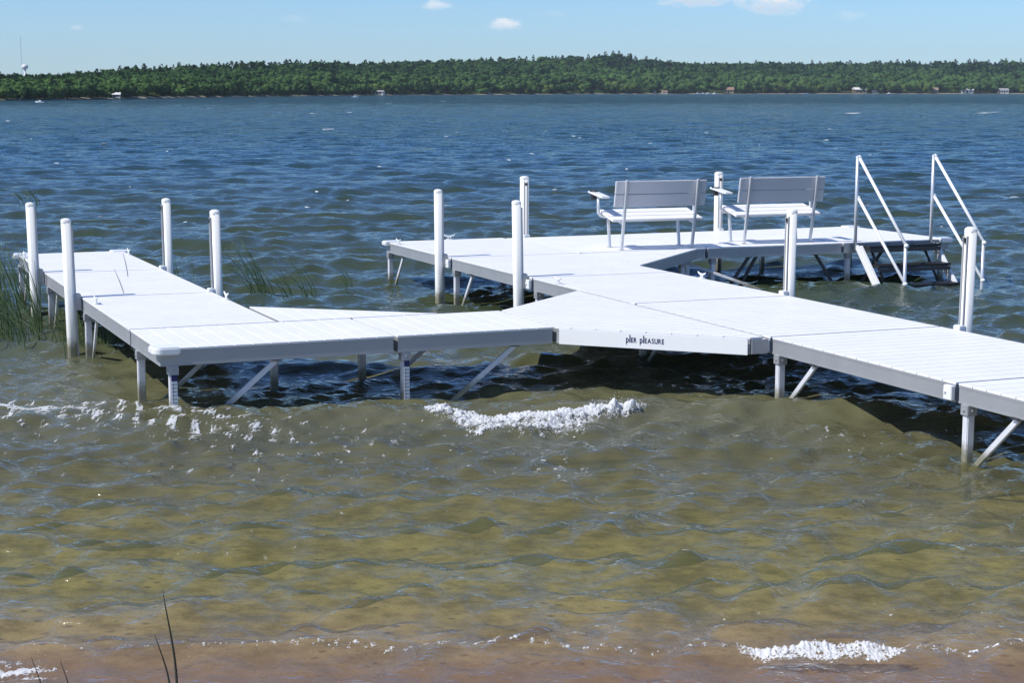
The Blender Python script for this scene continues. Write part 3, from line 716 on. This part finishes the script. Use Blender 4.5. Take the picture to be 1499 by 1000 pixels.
def lace(X, Y, fx, fy, sd):
    X, Y = X+1.1/fx*vnoise(X*fx*0.31, Y*fy*0.31, sd+5, 3)+0.5/fx*vnoise(X*fx*1.3, Y*fy*1.3, sd+6, 2), Y+1.1/fy*vnoise(X*fx*0.29+3, Y*fy*0.33, sd+7, 3)
    return 0.62*vnoise(X*fx, Y*fy, sd, 5)+0.38*vnoise(X*fx*3.7, Y*fy*3.7, sd+1, 4)
def dep_(q): return np.interp(q, [0, .1, .22, .5, .68, .8, .92, 1], [.03, .15, .46, .52, .40, .18, .11, .02])
def brk_mask(X, Y):
    q = np.clip((X+0.68)/1.74, 0, 1); top = crest_y(X)+0.07+0.02*np.sin(X*11); f = (top-Y)/dep_(q)
    m_ = np.minimum(np.minimum(f*5, (1.35-f)*0.9), np.minimum(q, 1-q)*9)
    return np.where((X < -0.68) | (X > 1.06), -1, np.minimum(m_, 0.75)-0.16+0.62*lace(X, Y, 26, 24, 5))
def brk_h(X, Y):
    f = np.clip((crest_y(X)+0.07-Y)/0.5, 0, 1)
    lump = np.abs(vnoise(X*45, Y*45, 8, 4))*0.022+np.abs(vnoise(X*150, Y*150, 9, 3))*0.007
    pk = 0.085*np.exp(-((X-0.79)/0.045)**2)+0.045*np.exp(-((X-0.93)/0.05)**2)+0.02*np.abs(vnoise(X*9, 0*X, 12, 3))
    return 0.010+lump+pk*np.exp(-((f-0.16)/0.13)**2)*(0.7+0.5*np.abs(vnoise(X*60, Y*30, 14, 3)))
froth('breaking_wave_foam', 'churning white foam of the small wave breaking under the lettered panel', -0.7, 1.08, 12.55, 13.75, 0.0055, brk_mask, brk_h)
n = 9000; X = rng.uniform(-0.66, 1.05, n); q = (X+0.68)/1.74; f = rng.beta(1.1, 1.2, n); Y = crest_y(X)+0.07-dep_(q)*f*1.15+rng.normal(0, 0.02, n)
keep = rng.random(n) < np.clip(0.25+0.5*vnoise(X*17, Y*12, 5, 4), 0.02, 1); X, Y, f = X[keep], Y[keep], f[keep]; n = len(X)
Z = heights(X, Y, cellf(Y))+np.abs(rng.normal(0, 1, n))*(0.012+0.075*np.exp(-((X-0.80)/0.05)**2)+0.04*np.exp(-((X-0.93)/0.06)**2))*(1-f)**0.7
v1, f1 = droplets(np.stack([X, Y, Z], -1), rng.uniform(0.0018, 0.0042, n))
tag(np_obj('wave_spray', v1, f1, FO), 'fine white spray thrown up along the small breaking wave', 'spray', kind='stuff')
def left_mask(X, Y):
    yc = 13.72-0.16*(X+4.3)-0.45*np.clip(X+2.9, 0, 9)          # the drift line slants towards the shore
    d = Y-yc; env = np.where(d > 0, np.exp(-(d/0.28)**2), np.exp(-(d/0.75)**2))*ss(-X, 1.0, 2.2)
    return 0.55*env-0.52+0.85*lace(X, Y, 42, 19, 40)+0.12*np.exp(-((X+3.9)/0.5)**2)*env
froth('drifting_foam', 'torn white patches of foam drifting in front of the left corner section', -4.7, -1.0, 11.2, 14.3, 0.009, left_mask, lambda X, Y: 0.006+0.004*np.abs(vnoise(X*40, Y*40, 3, 3)))
NC = [(px2w(x_, y_), sx_, sy_) for x_, y_, sx_, sy_ in ((1330, 605, .35, .35), (1210, 640, .45, .3), (520, 655, .45, .5), (1085, 897, .22, .16), (840, 690, .7, .4), (1050, 705, .25, .2), (1330, 800, .35, .25), (600, 640, .3, .25))]  # fleck clusters; the small one close inshore paints water glints as foam
def near_mask(X, Y):
    b_ = sum(np.exp(-((X-p[0])/sx_)**2-((Y-p[1])/sy_)**2) for p, sx_, sy_ in NC)
    return lace(X, Y, 34, 40, 60)*0.75-0.66+0.12*vnoise(X*1.7, Y*2.4, 63, 3)+0.30*np.minimum(b_, 1)
froth('foam_and_glint_flecks', 'thin broken streaks of foam and painted glints scattered over the near shallows', -3.6, 3.9, 8.0, 13.2, 0.010, near_mask, lambda X, Y: 0.003+0*X)
swl = lambda x: 7.62+0.06*np.sin(0.7*x+1.2)+0.018*np.sin(2.3*x+2.4)
def sw_mask(X, Y):
    q = np.clip((X-1.02)/0.80, 0, 1); f = (swl(X)+0.012-Y)/(0.15*np.interp(q, [0, .15, .3, .5, .62, .8, .92, 1], [.3, .7, .9, 1, .75, 1, .8, .15]))
    m_ = np.minimum(np.minimum(f*5, (1.1-f)*1.4), np.minimum(q, 1-q)*7)
    return np.where((X < 1.02) | (X > 1.82), -1, np.minimum(m_, 0.7)-0.12+0.55*lace(X, Y, 75, 60, 71))
froth('swash_foam', 'white foam of the shore break at the lower right', 1.0, 1.85, 7.30, 7.75, 0.0035, sw_mask,
      lambda X, Y: 0.003+np.abs(vnoise(X*110, Y*110, 18, 4))*0.010+np.abs(vnoise(X*60, 0*X, 19, 4))*0.016*np.exp(-((swl(X)-0.02-Y)/0.04)**2))
def lip_mask(X, Y): d = (swl(X)-0.005-Y)/0.035; return np.exp(-d*d)*0.62-0.70+0.70*lace(X, Y, 95, 130, 81)+0.12*ss(-X, -1.0, 0.4)-0.1*ss(-X, 0.6, 2)
froth('swash_foam', 'thin broken line of foam along the lip of the shore wave', -2.2, 2.4, 7.35, 7.80, 0.005, lip_mask, lambda X, Y: 0.003+0.004*np.abs(vnoise(X*60, Y*60, 20, 3)))
def rl_mask(X, Y): d = (swl(X)-0.02-Y)/0.05; return np.exp(-d*d)*0.62-0.66+0.70*lace(X, Y, 80, 110, 95)-np.where(X < 1.78, 1, 0)
froth('swash_foam', 'thin line of foam specks right of the shore break', 1.75, 2.7, 7.30, 7.80, 0.005, rl_mask, lambda X, Y: 0.003+0.006*np.abs(vnoise(X*70, Y*70, 22, 3)))
def ll_mask(X, Y): return np.minimum(np.minimum((Y-7.28)*9, (7.46-Y)*9), (-1.98-X)*4).clip(-1, 0.6)-0.25+0.6*lace(X, Y, 60, 60, 91)
froth('swash_foam', 'patch of white foam in the lower left corner', -2.7, -1.95, 7.25, 7.5, 0.005, ll_mask, lambda X, Y: 0.003+0.006*np.abs(vnoise(X*70, Y*70, 21, 3)))

# ------------------------------------------------------------------ far shore: terrain, wood, houses, boats
sx_t = np.array([-900, -400, 0, 100, 200, 300, 400, 600, 750, 900, 1200, 1499, 1900, 2400])
sd_t = np.array([330, 360, 424, 461, 516, 608, 708, 950, 1090, 1290, 1466, 1536, 1560, 1560.])
top_x = np.array([-900, -400, 0, 90, 140, 200, 250, 400, 600, 760, 830, 900, 935, 1000, 1200, 1350, 1499, 2400])
top_y = np.array([107, 107, 108, 106, 101, 96, 93, 89, 87, 82, 79, 75, 82, 88, 88, 86, 86, 87.])
def shore(x): return np.interp(x, sx_t, sd_t)
def polar(x, d): a_ = (np.asarray(x, float)-749.5)/F_PX; return a_*d, d     # bearing and forward distance
DEP = 0.30
def tree_h(x): return 0.0088*shore(x)+2.0
def ridge(x): return CAM_Z+(132-np.interp(x, top_x, top_y))/F_PX*shore(x)*(1+DEP)-tree_h(x)*0.92
def ground(x, q): return np.where(q < 0, 0.25+q*8, 0.25+ridge(x)*np.clip(q, 0, 1)**0.85)   # q 0 at the shore .. 1 at the ridge
gx = np.linspace(-900, 2400, 160); gq = np.concatenate([[-0.02, 0.0, 0.004], np.linspace(0.02, 1.0, 14), [1.3, 2.0]])
GX, GQ = np.meshgrid(gx, gq, indexing='ij'); D = shore(GX)*(1+DEP*GQ); PX, PY = polar(GX, D)
GZ = np.where(GQ > 1, ground(GX, np.minimum(GQ, 1))-6*(GQ-1), ground(GX, GQ))
m, t = mat('far_shore_ground'); pos = t.add('ShaderNodeNewGeometry').outputs['Position']; zz = t.add('ShaderNodeSeparateXYZ', {0: pos}).outputs[2]
nz = t.noise(pos, 0.03, 4)
gcol = t.mix(t.smooth(t.math('ADD', zz, nz), 0.95, 1.2), (0.27, 0.25, 0.19, 1), t.mix(nz, (0.035, 0.055, 0.018, 1), (0.07, 0.09, 0.03, 1)))
t.l.new(t.add('ShaderNodeBsdfDiffuse', {'Color': gcol}).outputs[0], t.out.inputs[0])
i3 = np.arange(GX.size).reshape(GX.shape)
tag(np_obj('terrain', np.stack([PX, PY, GZ], -1).reshape(-1, 3), np.stack([i3[:-1, :-1], i3[1:, :-1], i3[1:, 1:], i3[:-1, 1:]], -1).reshape(-1, 4), m), kind='structure')
def leafmat(name, c0, c1):
    m, t = mat(name)
    at = t.add('ShaderNodeAttribute', None, attribute_name='tone').outputs['Fac']
    oi = t.add('ShaderNodeObjectInfo').outputs['Random']
    f = t.math('ADD', t.math('MULTIPLY', at, 0.8), t.math('MULTIPLY', oi, 0.25))
    col = t.mix(f, (*c0, 1), (*c1, 1))
    d = t.add('ShaderNodeBsdfDiffuse', {'Color': col}); tl = t.add('ShaderNodeBsdfTranslucent', {'Color': col})
    mx = t.add('ShaderNodeMixShader', {0: 0.22, 1: d.outputs[0], 2: tl.outputs[0]}); t.l.new(mx.outputs[0], t.out.inputs[0]); return m
LM = leafmat('broadleaf_foliage', (0.018, 0.050, 0.022), (0.115, 0.205, 0.060)); PM = leafmat('pine_foliage', (0.018, 0.044, 0.022), (0.045, 0.09, 0.04))
def crown(kind, seed, n):
    """unit-height tree: arrays of leaf-clump triangles"""
    r = np.random.default_rng(seed); 
    if kind == 'pine':
        h = r.uniform(0, 1, n)**1.1; rad = 0.27*(1-h)**0.65*(0.6+0.4*np.sin(h*26)**2)+0.015; a_ = r.uniform(0, 6.283, n)
        P = np.stack([np.cos(a_)*rad*r.uniform(.5, 1, n), np.sin(a_)*rad*r.uniform(.5, 1, n), 0.12+0.88*h], -1); sz = 0.050*(1.2-0.6*h)
    else:
        nb = 8; cb = np.stack([r.normal(0, 0.17, nb), r.normal(0, 0.17, nb), r.uniform(0.30, 0.78, nb)], -1); rb = r.uniform(0.14, 0.23, nb); cb[0] = (0, 0, 0.6); rb[0] = 0.26
        k = r.integers(0, nb, n); d = r.normal(0, 1, (n, 3)); d /= np.linalg.norm(d, axis=1)[:, None]
        P = cb[k]+d*(rb[k]*r.uniform(.85, 1.12, n))[:, None]; sz = np.full(n, 0.050)
    e1 = r.normal(0, 1, (n, 3)); e1 /= np.linalg.norm(e1, axis=1)[:, None]; e2 = r.normal(0, 1, (n, 3)); e2 = np.cross(e1, e2); e2 /= np.linalg.norm(e2, axis=1)[:, None]
    s = (sz*r.uniform(.6, 1.4, n))[:, None]
    V = np.stack([P-e1*s-e2*s*0.6, P+e1*s-e2*s*0.7, P+e1*s*.8+e2*s*.7, P-e1*s*.7+e2*s*.8], 1).reshape(-1, 3)
    tone = np.repeat(np.clip(r.normal(0.5, 0.18, n), 0, 1), 4)
    # trunk: a thin five-sided spike
    a_ = np.linspace(0, 2*np.pi, 4, endpoint=False); T = np.concatenate([np.stack([0.02*np.cos(a_), 0.02*np.sin(a_), 0*a_], -1), np.stack([0.012*np.cos(a_), 0.012*np.sin(a_), 0*a_+0.7], -1)])
    o = len(V); Fq = np.arange(o).reshape(-1, 4); TF = np.array([[o+i, o+(i+1) % 4, o+4+(i+1) % 4, o+4+i] for i in range(4)])
    VV, FF, TT_ = [V, T], [Fq, TF], [tone, np.full(8, 0.05)]
    if kind != 'pine':      # the solid lumps of the crown under its leaf clumps
        for q in range(nb):
            lv = SV*(rb[q]*(0.86+0.10*r.normal(0, 1, (len(SV), 1))))+cb[q]; o = sum(len(x) for x in VV)
            VV.append(lv); FF.append(SF+o); TT_.append(np.clip(r.normal(0.5, 0.12, len(SV)), 0, 1))
    return np.concatenate(VV), np.concatenate(FF), np.concatenate(TT_)
def quad_sphere(n=3):
    bm = bmesh.new(); bmesh.ops.create_cube(bm, size=2); bmesh.ops.subdivide_edges(bm, edges=bm.edges, cuts=n-1, use_grid_fill=True)
    v = np.array([x.co.normalized()[:] for x in bm.verts]); f = np.array([[q.index for q in p.verts] for p in bm.faces]); bm.free(); return v, f
SV, SF = quad_sphere(3)
def set_tone(me, tone):
    a_ = me.attributes.new('tone', 'FLOAT', 'POINT'); a_.data.foreach_set('value', np.asarray(tone, np.float32))
broad = [crown('broad', 100+i, 120) for i in range(6)]; pines = [crown('pine', 200+i, 130) for i in range(4)]
# the mass of the wood: one object per foliage kind
for kind, protos, mt, nm, lab in (('broad', broad, LM, 'far_wood', 'mixed green wood covering the low hills of the far shore'), ('pine', pines, PM, 'far_pine_wood', 'dark pines rising above the far shore wood')):
    Vs = []; Fs = []; Ts = []; o = 0
    for q0 in np.linspace(0.04, 1.0, 13):
        x = -520+rng.uniform(0, 8)
        while x < 2050:
            x += rng.uniform(5.5, 11); q = q0+rng.normal(0, 0.03); pine = rng.random() < (0.10+0.45*q0*(0.6+0.5*math.sin(x*0.013+q0*3)))
            if pine != (kind == 'pine'): continue
            V, Fq, T = protos[rng.integers(len(protos))]
            d = float(shore(x)*(1+DEP*max(q, 0.012))); X0, Y0 = polar(x, d); z0 = float(ground(np.array(x), np.array(max(q, 0.012))))
            hh = float(tree_h(x))*rng.uniform(0.74, 1.06)*(1.05 if kind == 'pine' else 1.0)*(0.85 if q0 < .1 else 1); wd = hh*rng.uniform(1.0, 1.5)*(0.95 if kind == 'pine' else 1); an = rng.uniform(0, 6.28)
            rot = np.array([[math.cos(an), -math.sin(an), 0], [math.sin(an), math.cos(an), 0], [0, 0, 1]])
            Vs.append((V*[wd, wd, hh]) @ rot.T+[X0, Y0, z0-0.12*hh]); Fs.append(Fq+o); o += len(V)
            Ts.append(np.clip(T*0.55+rng.normal(0.20, 0.15)+0.16*math.sin(x*0.021+5*q0)*math.sin(x*0.0071+2)+(0.26 if q0 < 0.22 else 0.08 if q0 < 0.4 else 0)-0.16*q0, 0, 1))
    ob = np_obj(nm, np.concatenate(Vs), np.concatenate(Fs), mt, smooth=False); set_tone(ob.data, np.concatenate(Ts)); tag(ob, lab, 'wood', kind='stuff')
# trees along the shore that can be told apart, each a thing
bright = leafmat('pale_foliage', (0.06, 0.11, 0.03), (0.15, 0.22, 0.06))
kinds = []
for i, (pr, mt) in enumerate([(broad[0], LM), (broad[1], LM), (broad[2], LM), (broad[3], bright), (broad[4], bright), (pines[0], PM), (pines[1], PM)]):
    me = np_mesh('tree', pr[0], pr[1], mt, smooth=False); set_tone(me, pr[2]); kinds.append(me)
lb = ['mid green rounded tree at the water edge of the far shore', 'pale yellow green rounded tree at the water edge of the far shore', 'dark pointed pine at the water edge of the far shore']
gp = ['mid green shore trees across the lake', 'pale shore trees across the lake', 'dark shore pines across the lake']
CLEAR = [(205, 258), (690, 760), (940, 985), (1010, 1075), (1245, 1285), (1355, 1368), (1398, 1420), (1452, 1475)]
x = -60
while x < 1560:
    x += rng.uniform(8, 15)
    if any(a_ < x < b_ for a_, b_ in CLEAR): continue
    i = int(rng.choice(7, p=[.14, .14, .14, .23, .23, .06, .06])); k = 0 if i < 3 else 1 if i < 5 else 2
    o = bpy.data.objects.new('pine_tree' if k == 2 else 'broadleaf_tree', kinds[i]); C.objects.link(o)
    X0, Y0 = polar(x, float(shore(x))*(1+DEP*rng.uniform(0.008, 0.03))); hh = float(tree_h(x))*rng.uniform(0.55, 0.92); wd = hh*rng.uniform(1.0, 1.35)
    o.location = (X0, Y0, 0.3-0.08*hh); o.scale = (wd, wd, hh); o.rotation_euler = (0, 0, rng.uniform(0, 6.28)); tag(o, lb[k], 'tree', gp[k])
M['hwall'] = pbr('house_white', (0.72, 0.70, 0.66), 0.7); M['htan'] = pbr('house_tan', (0.34, 0.26, 0.18), 0.7); M['hroof'] = pbr('house_roof', (0.30, 0.29, 0.28), 0.8)
M['rtan'] = pbr('tan_roof', (0.27, 0.17, 0.12), 0.8); M['rwhite'] = pbr('pale_roof', (0.70, 0.69, 0.67), 0.7); M['glass'] = pbr('dark_window', (0.02, 0.025, 0.03), 0.15); M['red'] = pbr('red_paint', (0.35, 0.03, 0.03), 0.5)
def house(x, q, wpx, hpx, lab, wall='hwall', roof='hroof', rf=0.45):
    d = float(shore(x))*(1+DEP*q); X0, Y0 = polar(x, d); w_ = wpx/F_PX*d; h_ = hpx/F_PX*d*(1-rf); r_ = hpx/F_PX*d*rf; dp = w_*0.7
    t_ = thing('cottage', lab, 'house', (X0, Y0, float(ground(np.array(x), np.array(q)))), rng.uniform(-0.25, 0.25), 'cottages on the far shore')
    b = MB(); b.box((0, 0, h_/2-0.2), (w_, dp, h_+0.4)); b.build('wall', M[wall], t_)
    b = MB(); e = 0.06*w_; hw = w_/2+e; hd = dp/2+e
    b.raw([(-hw, -hd, h_), (hw, -hd, h_), (hw, hd, h_), (-hw, hd, h_), (-hw, 0, h_+r_), (hw, 0, h_+r_)], [(0, 1, 5, 4), (2, 3, 4, 5), (0, 4, 3), (1, 2, 5), (3, 2, 1, 0)]); b.build('roof', M[roof], t_)
    for k in (-0.28, 0.28):
        b = MB(); b.box((k*w_, -dp/2-0.02, h_*0.52), (w_*0.2, 0.06, h_*0.42)); b.build('window', M['glass'], t_)
    b = MB(); b.box((0, -dp/2-0.02, h_*0.40), (w_*0.14, 0.06, h_*0.8)); b.build('door', M['glass'], t_)
    return t_
house(33, 0.012, 7, 7, 'white and dark cottage at the far left of the far shore', 'hwall', 'hroof')
house(173, 0.03, 16, 7, 'pale low house half hidden in bushes left of the sandy strip', 'hwall', 'rwhite')
house(483, 0.012, 7, 11, 'narrow tall white house among the left shore trees')
house(555, 0.010, 17, 6, 'long low white boathouse at the left shore waterline', 'hwall', 'hroof', .35)
house(715, 0.02, 6, 7, 'small white house above the grassy clearing')
house(955, 0.012, 5, 4, 'tiny white cabin on the beach below the hill summit')
house(970, 0.012, 8, 4, 'low white cabin on the beach, right of the tiny cabin', 'hwall', 'rtan')
house(1063, 0.02, 14, 8, 'tan roofed house beside the white marina boats', 'htan', 'rtan', .5)
house(1253, 0.014, 18, 8, 'broad pale roofed house on the right shore, left of two', 'htan', 'rwhite', .4)
house(1276, 0.012, 11, 6, 'smaller pale house right of the broad pale roofed house', 'hwall', 'rwhite')
house(1362, 0.012, 8, 8, 'tan narrow house on the right shore between dark trees', 'htan', 'htan')
house(1407, 0.012, 18, 8, 'bright white house on the right shore', 'hwall', 'rwhite')
house(1461, 0.012, 13, 7, 'white house with a dark roof nearest the right edge')
def boat(x, y, wpx, lab, cabin=True, rz=0.0, name='motor_boat', cat='boat', d=None):
    X0, Y0 = px2w(x, y)
    if d: X0, Y0 = polar(x, d)
    l = wpx/F_PX*Y0; t_ = thing(name, lab, cat, (X0, Y0, 0), rz, 'small boats on the lake')
    b = MB(); n = 7
    for k in range(n):
        f = k/(n-1); wd = 0.16*l*(1-max(0, f-0.45)**2*3.2); x_ = (f-0.5)*l; sh_ = 0.12*l*(1+0.5*f*f)
        b.v += [(x_, -wd, sh_), (x_, -wd*0.7, -0.02*l), (x_, wd*0.7, -0.02*l), (x_, wd, sh_)]
        if k: o = 4*(k-1); b.f += [(o+i, o+4+i, o+4+(i+1) % 4, o+(i+1) % 4) for i in range(4)]
    b.f += [(0, 1, 2, 3), tuple(4*(n-1)+i for i in (3, 2, 1, 0))]; b.build('hull', M['white'], t_)
    if cabin:
        b = MB(); b.box((-0.02*l, 0, 0.19*l), (0.30*l, 0.2*l, 0.14*l)); b.build('cabin', M['white'], t_, 0.01*l)
        b = MB(); b.box((0.145*l, 0, 0.20*l), (0.02*l, 0.17*l, 0.08*l)); b.build('windscreen', M['glass'], t_)
    return t_
boat(58, 149.6, 12, 'white speedboat running along the far left shore', True, 3.1)
boat(519.6, 142.2, 10, 'white boat near the left shore below the tall white house', True, 0.1)
boat(569.5, 151.2, 8, 'white dinghy out on the lake, nearer of the two', False, 0.1, 'dinghy')
boat(648.5, 148.0, 6, 'white dinghy out on the lake, farther and right of the other', False, 0.0, 'dinghy')
for k, x in enumerate((1018, 1026, 1034, 1043)):
    boat(x, 136, 8, ['white moored boat at the marina, leftmost', 'white moored boat at the marina, second from left', 'white moored boat at the marina, third from left', 'white moored boat at the marina beside the tan roofed house'][k], True, 0.3*k, d=float(shore(x))*0.992)
boat(1174, 136, 9, 'white boat drawn up on the right shore beach', False, 0.2, d=float(shore(1174))*0.995)
boat(1296, 136, 8, 'white boat by the right shore houses', True, 0.5, d=float(shore(1296))*0.995)
v_, f_ = blobs([(px2w(66+i*5, 150.0)[0], px2w(66+i*5, 150.0)[1], 0.9, 0.35) for i in range(8)]); v_[:, 2] += 0.03
tag(np_obj('boat_wake', v_, f_, FO), 'white wake behind the speedboat at the far left', 'wake', kind='stuff')
d = 1300; X0, Y0 = polar(40, d); zt = CAM_Z+(132-55)/F_PX*d
tm = thing('radio_mast', 'thin tall radio mast above the trees at the far left', 'mast', (X0, Y0, 0))
b = MB(); 
for k in range(3): a_ = k*2.094; b.tube([(0.35*math.cos(a_), 0.35*math.sin(a_), 0), (0.2*math.cos(a_), 0.2*math.sin(a_), zt)], 0.035, 5)
for k in range(30): z = zt*(k+1)/31; b.tube([(0.33, 0, z), (-0.16, 0.28, z+0.5), (-0.16, -0.28, z+1.0)], 0.04, 4)
b.build('lattice', M['alu'], tm)
X1, Y1 = polar(44.5, d); z0 = CAM_Z+(132-99)/F_PX*d; rr = 5.5/F_PX*d*0.9
tw_ = thing('water_tower', 'white bulb shaped water tower beside the radio mast', 'water tower', (X1, Y1, 0))
b = MB(); b.lathe([(0.05, z0-rr*0.75), (rr*0.7, z0-rr*0.55), (rr, z0), (rr*0.8, z0+rr*0.55), (rr*0.3, z0+rr*0.8), (0.05, z0+rr*0.83)], 18); b.build('tank', M['hwall'], tw_, smooth=True)
b = MB(); b.lathe([(rr*0.35, 0), (rr*0.22, z0*0.5), (rr*0.3, z0-rr*0.6)], 12); b.build('stem', M['hwall'], tw_, smooth=True)

# ------------------------------------------------------------------ air over the lake
hm = bpy.data.materials.new('haze'); hm.use_nodes = True; t = NT(hm.node_tree); t.n.clear(); t.out = t.add('ShaderNodeOutputMaterial')
vol = t.add('ShaderNodeVolumePrincipled', {'Color': (0.82, 0.90, 1.0, 1), 'Density': 0.00008, 'Anisotropy': 0.2})
t.l.new(vol.outputs[0], t.out.inputs['Volume'])
b = MB(); b.box((0, 1600, 40), (6400, 4600, 104)); ho = b.build('haze', hm); tag(ho, kind='stuff')
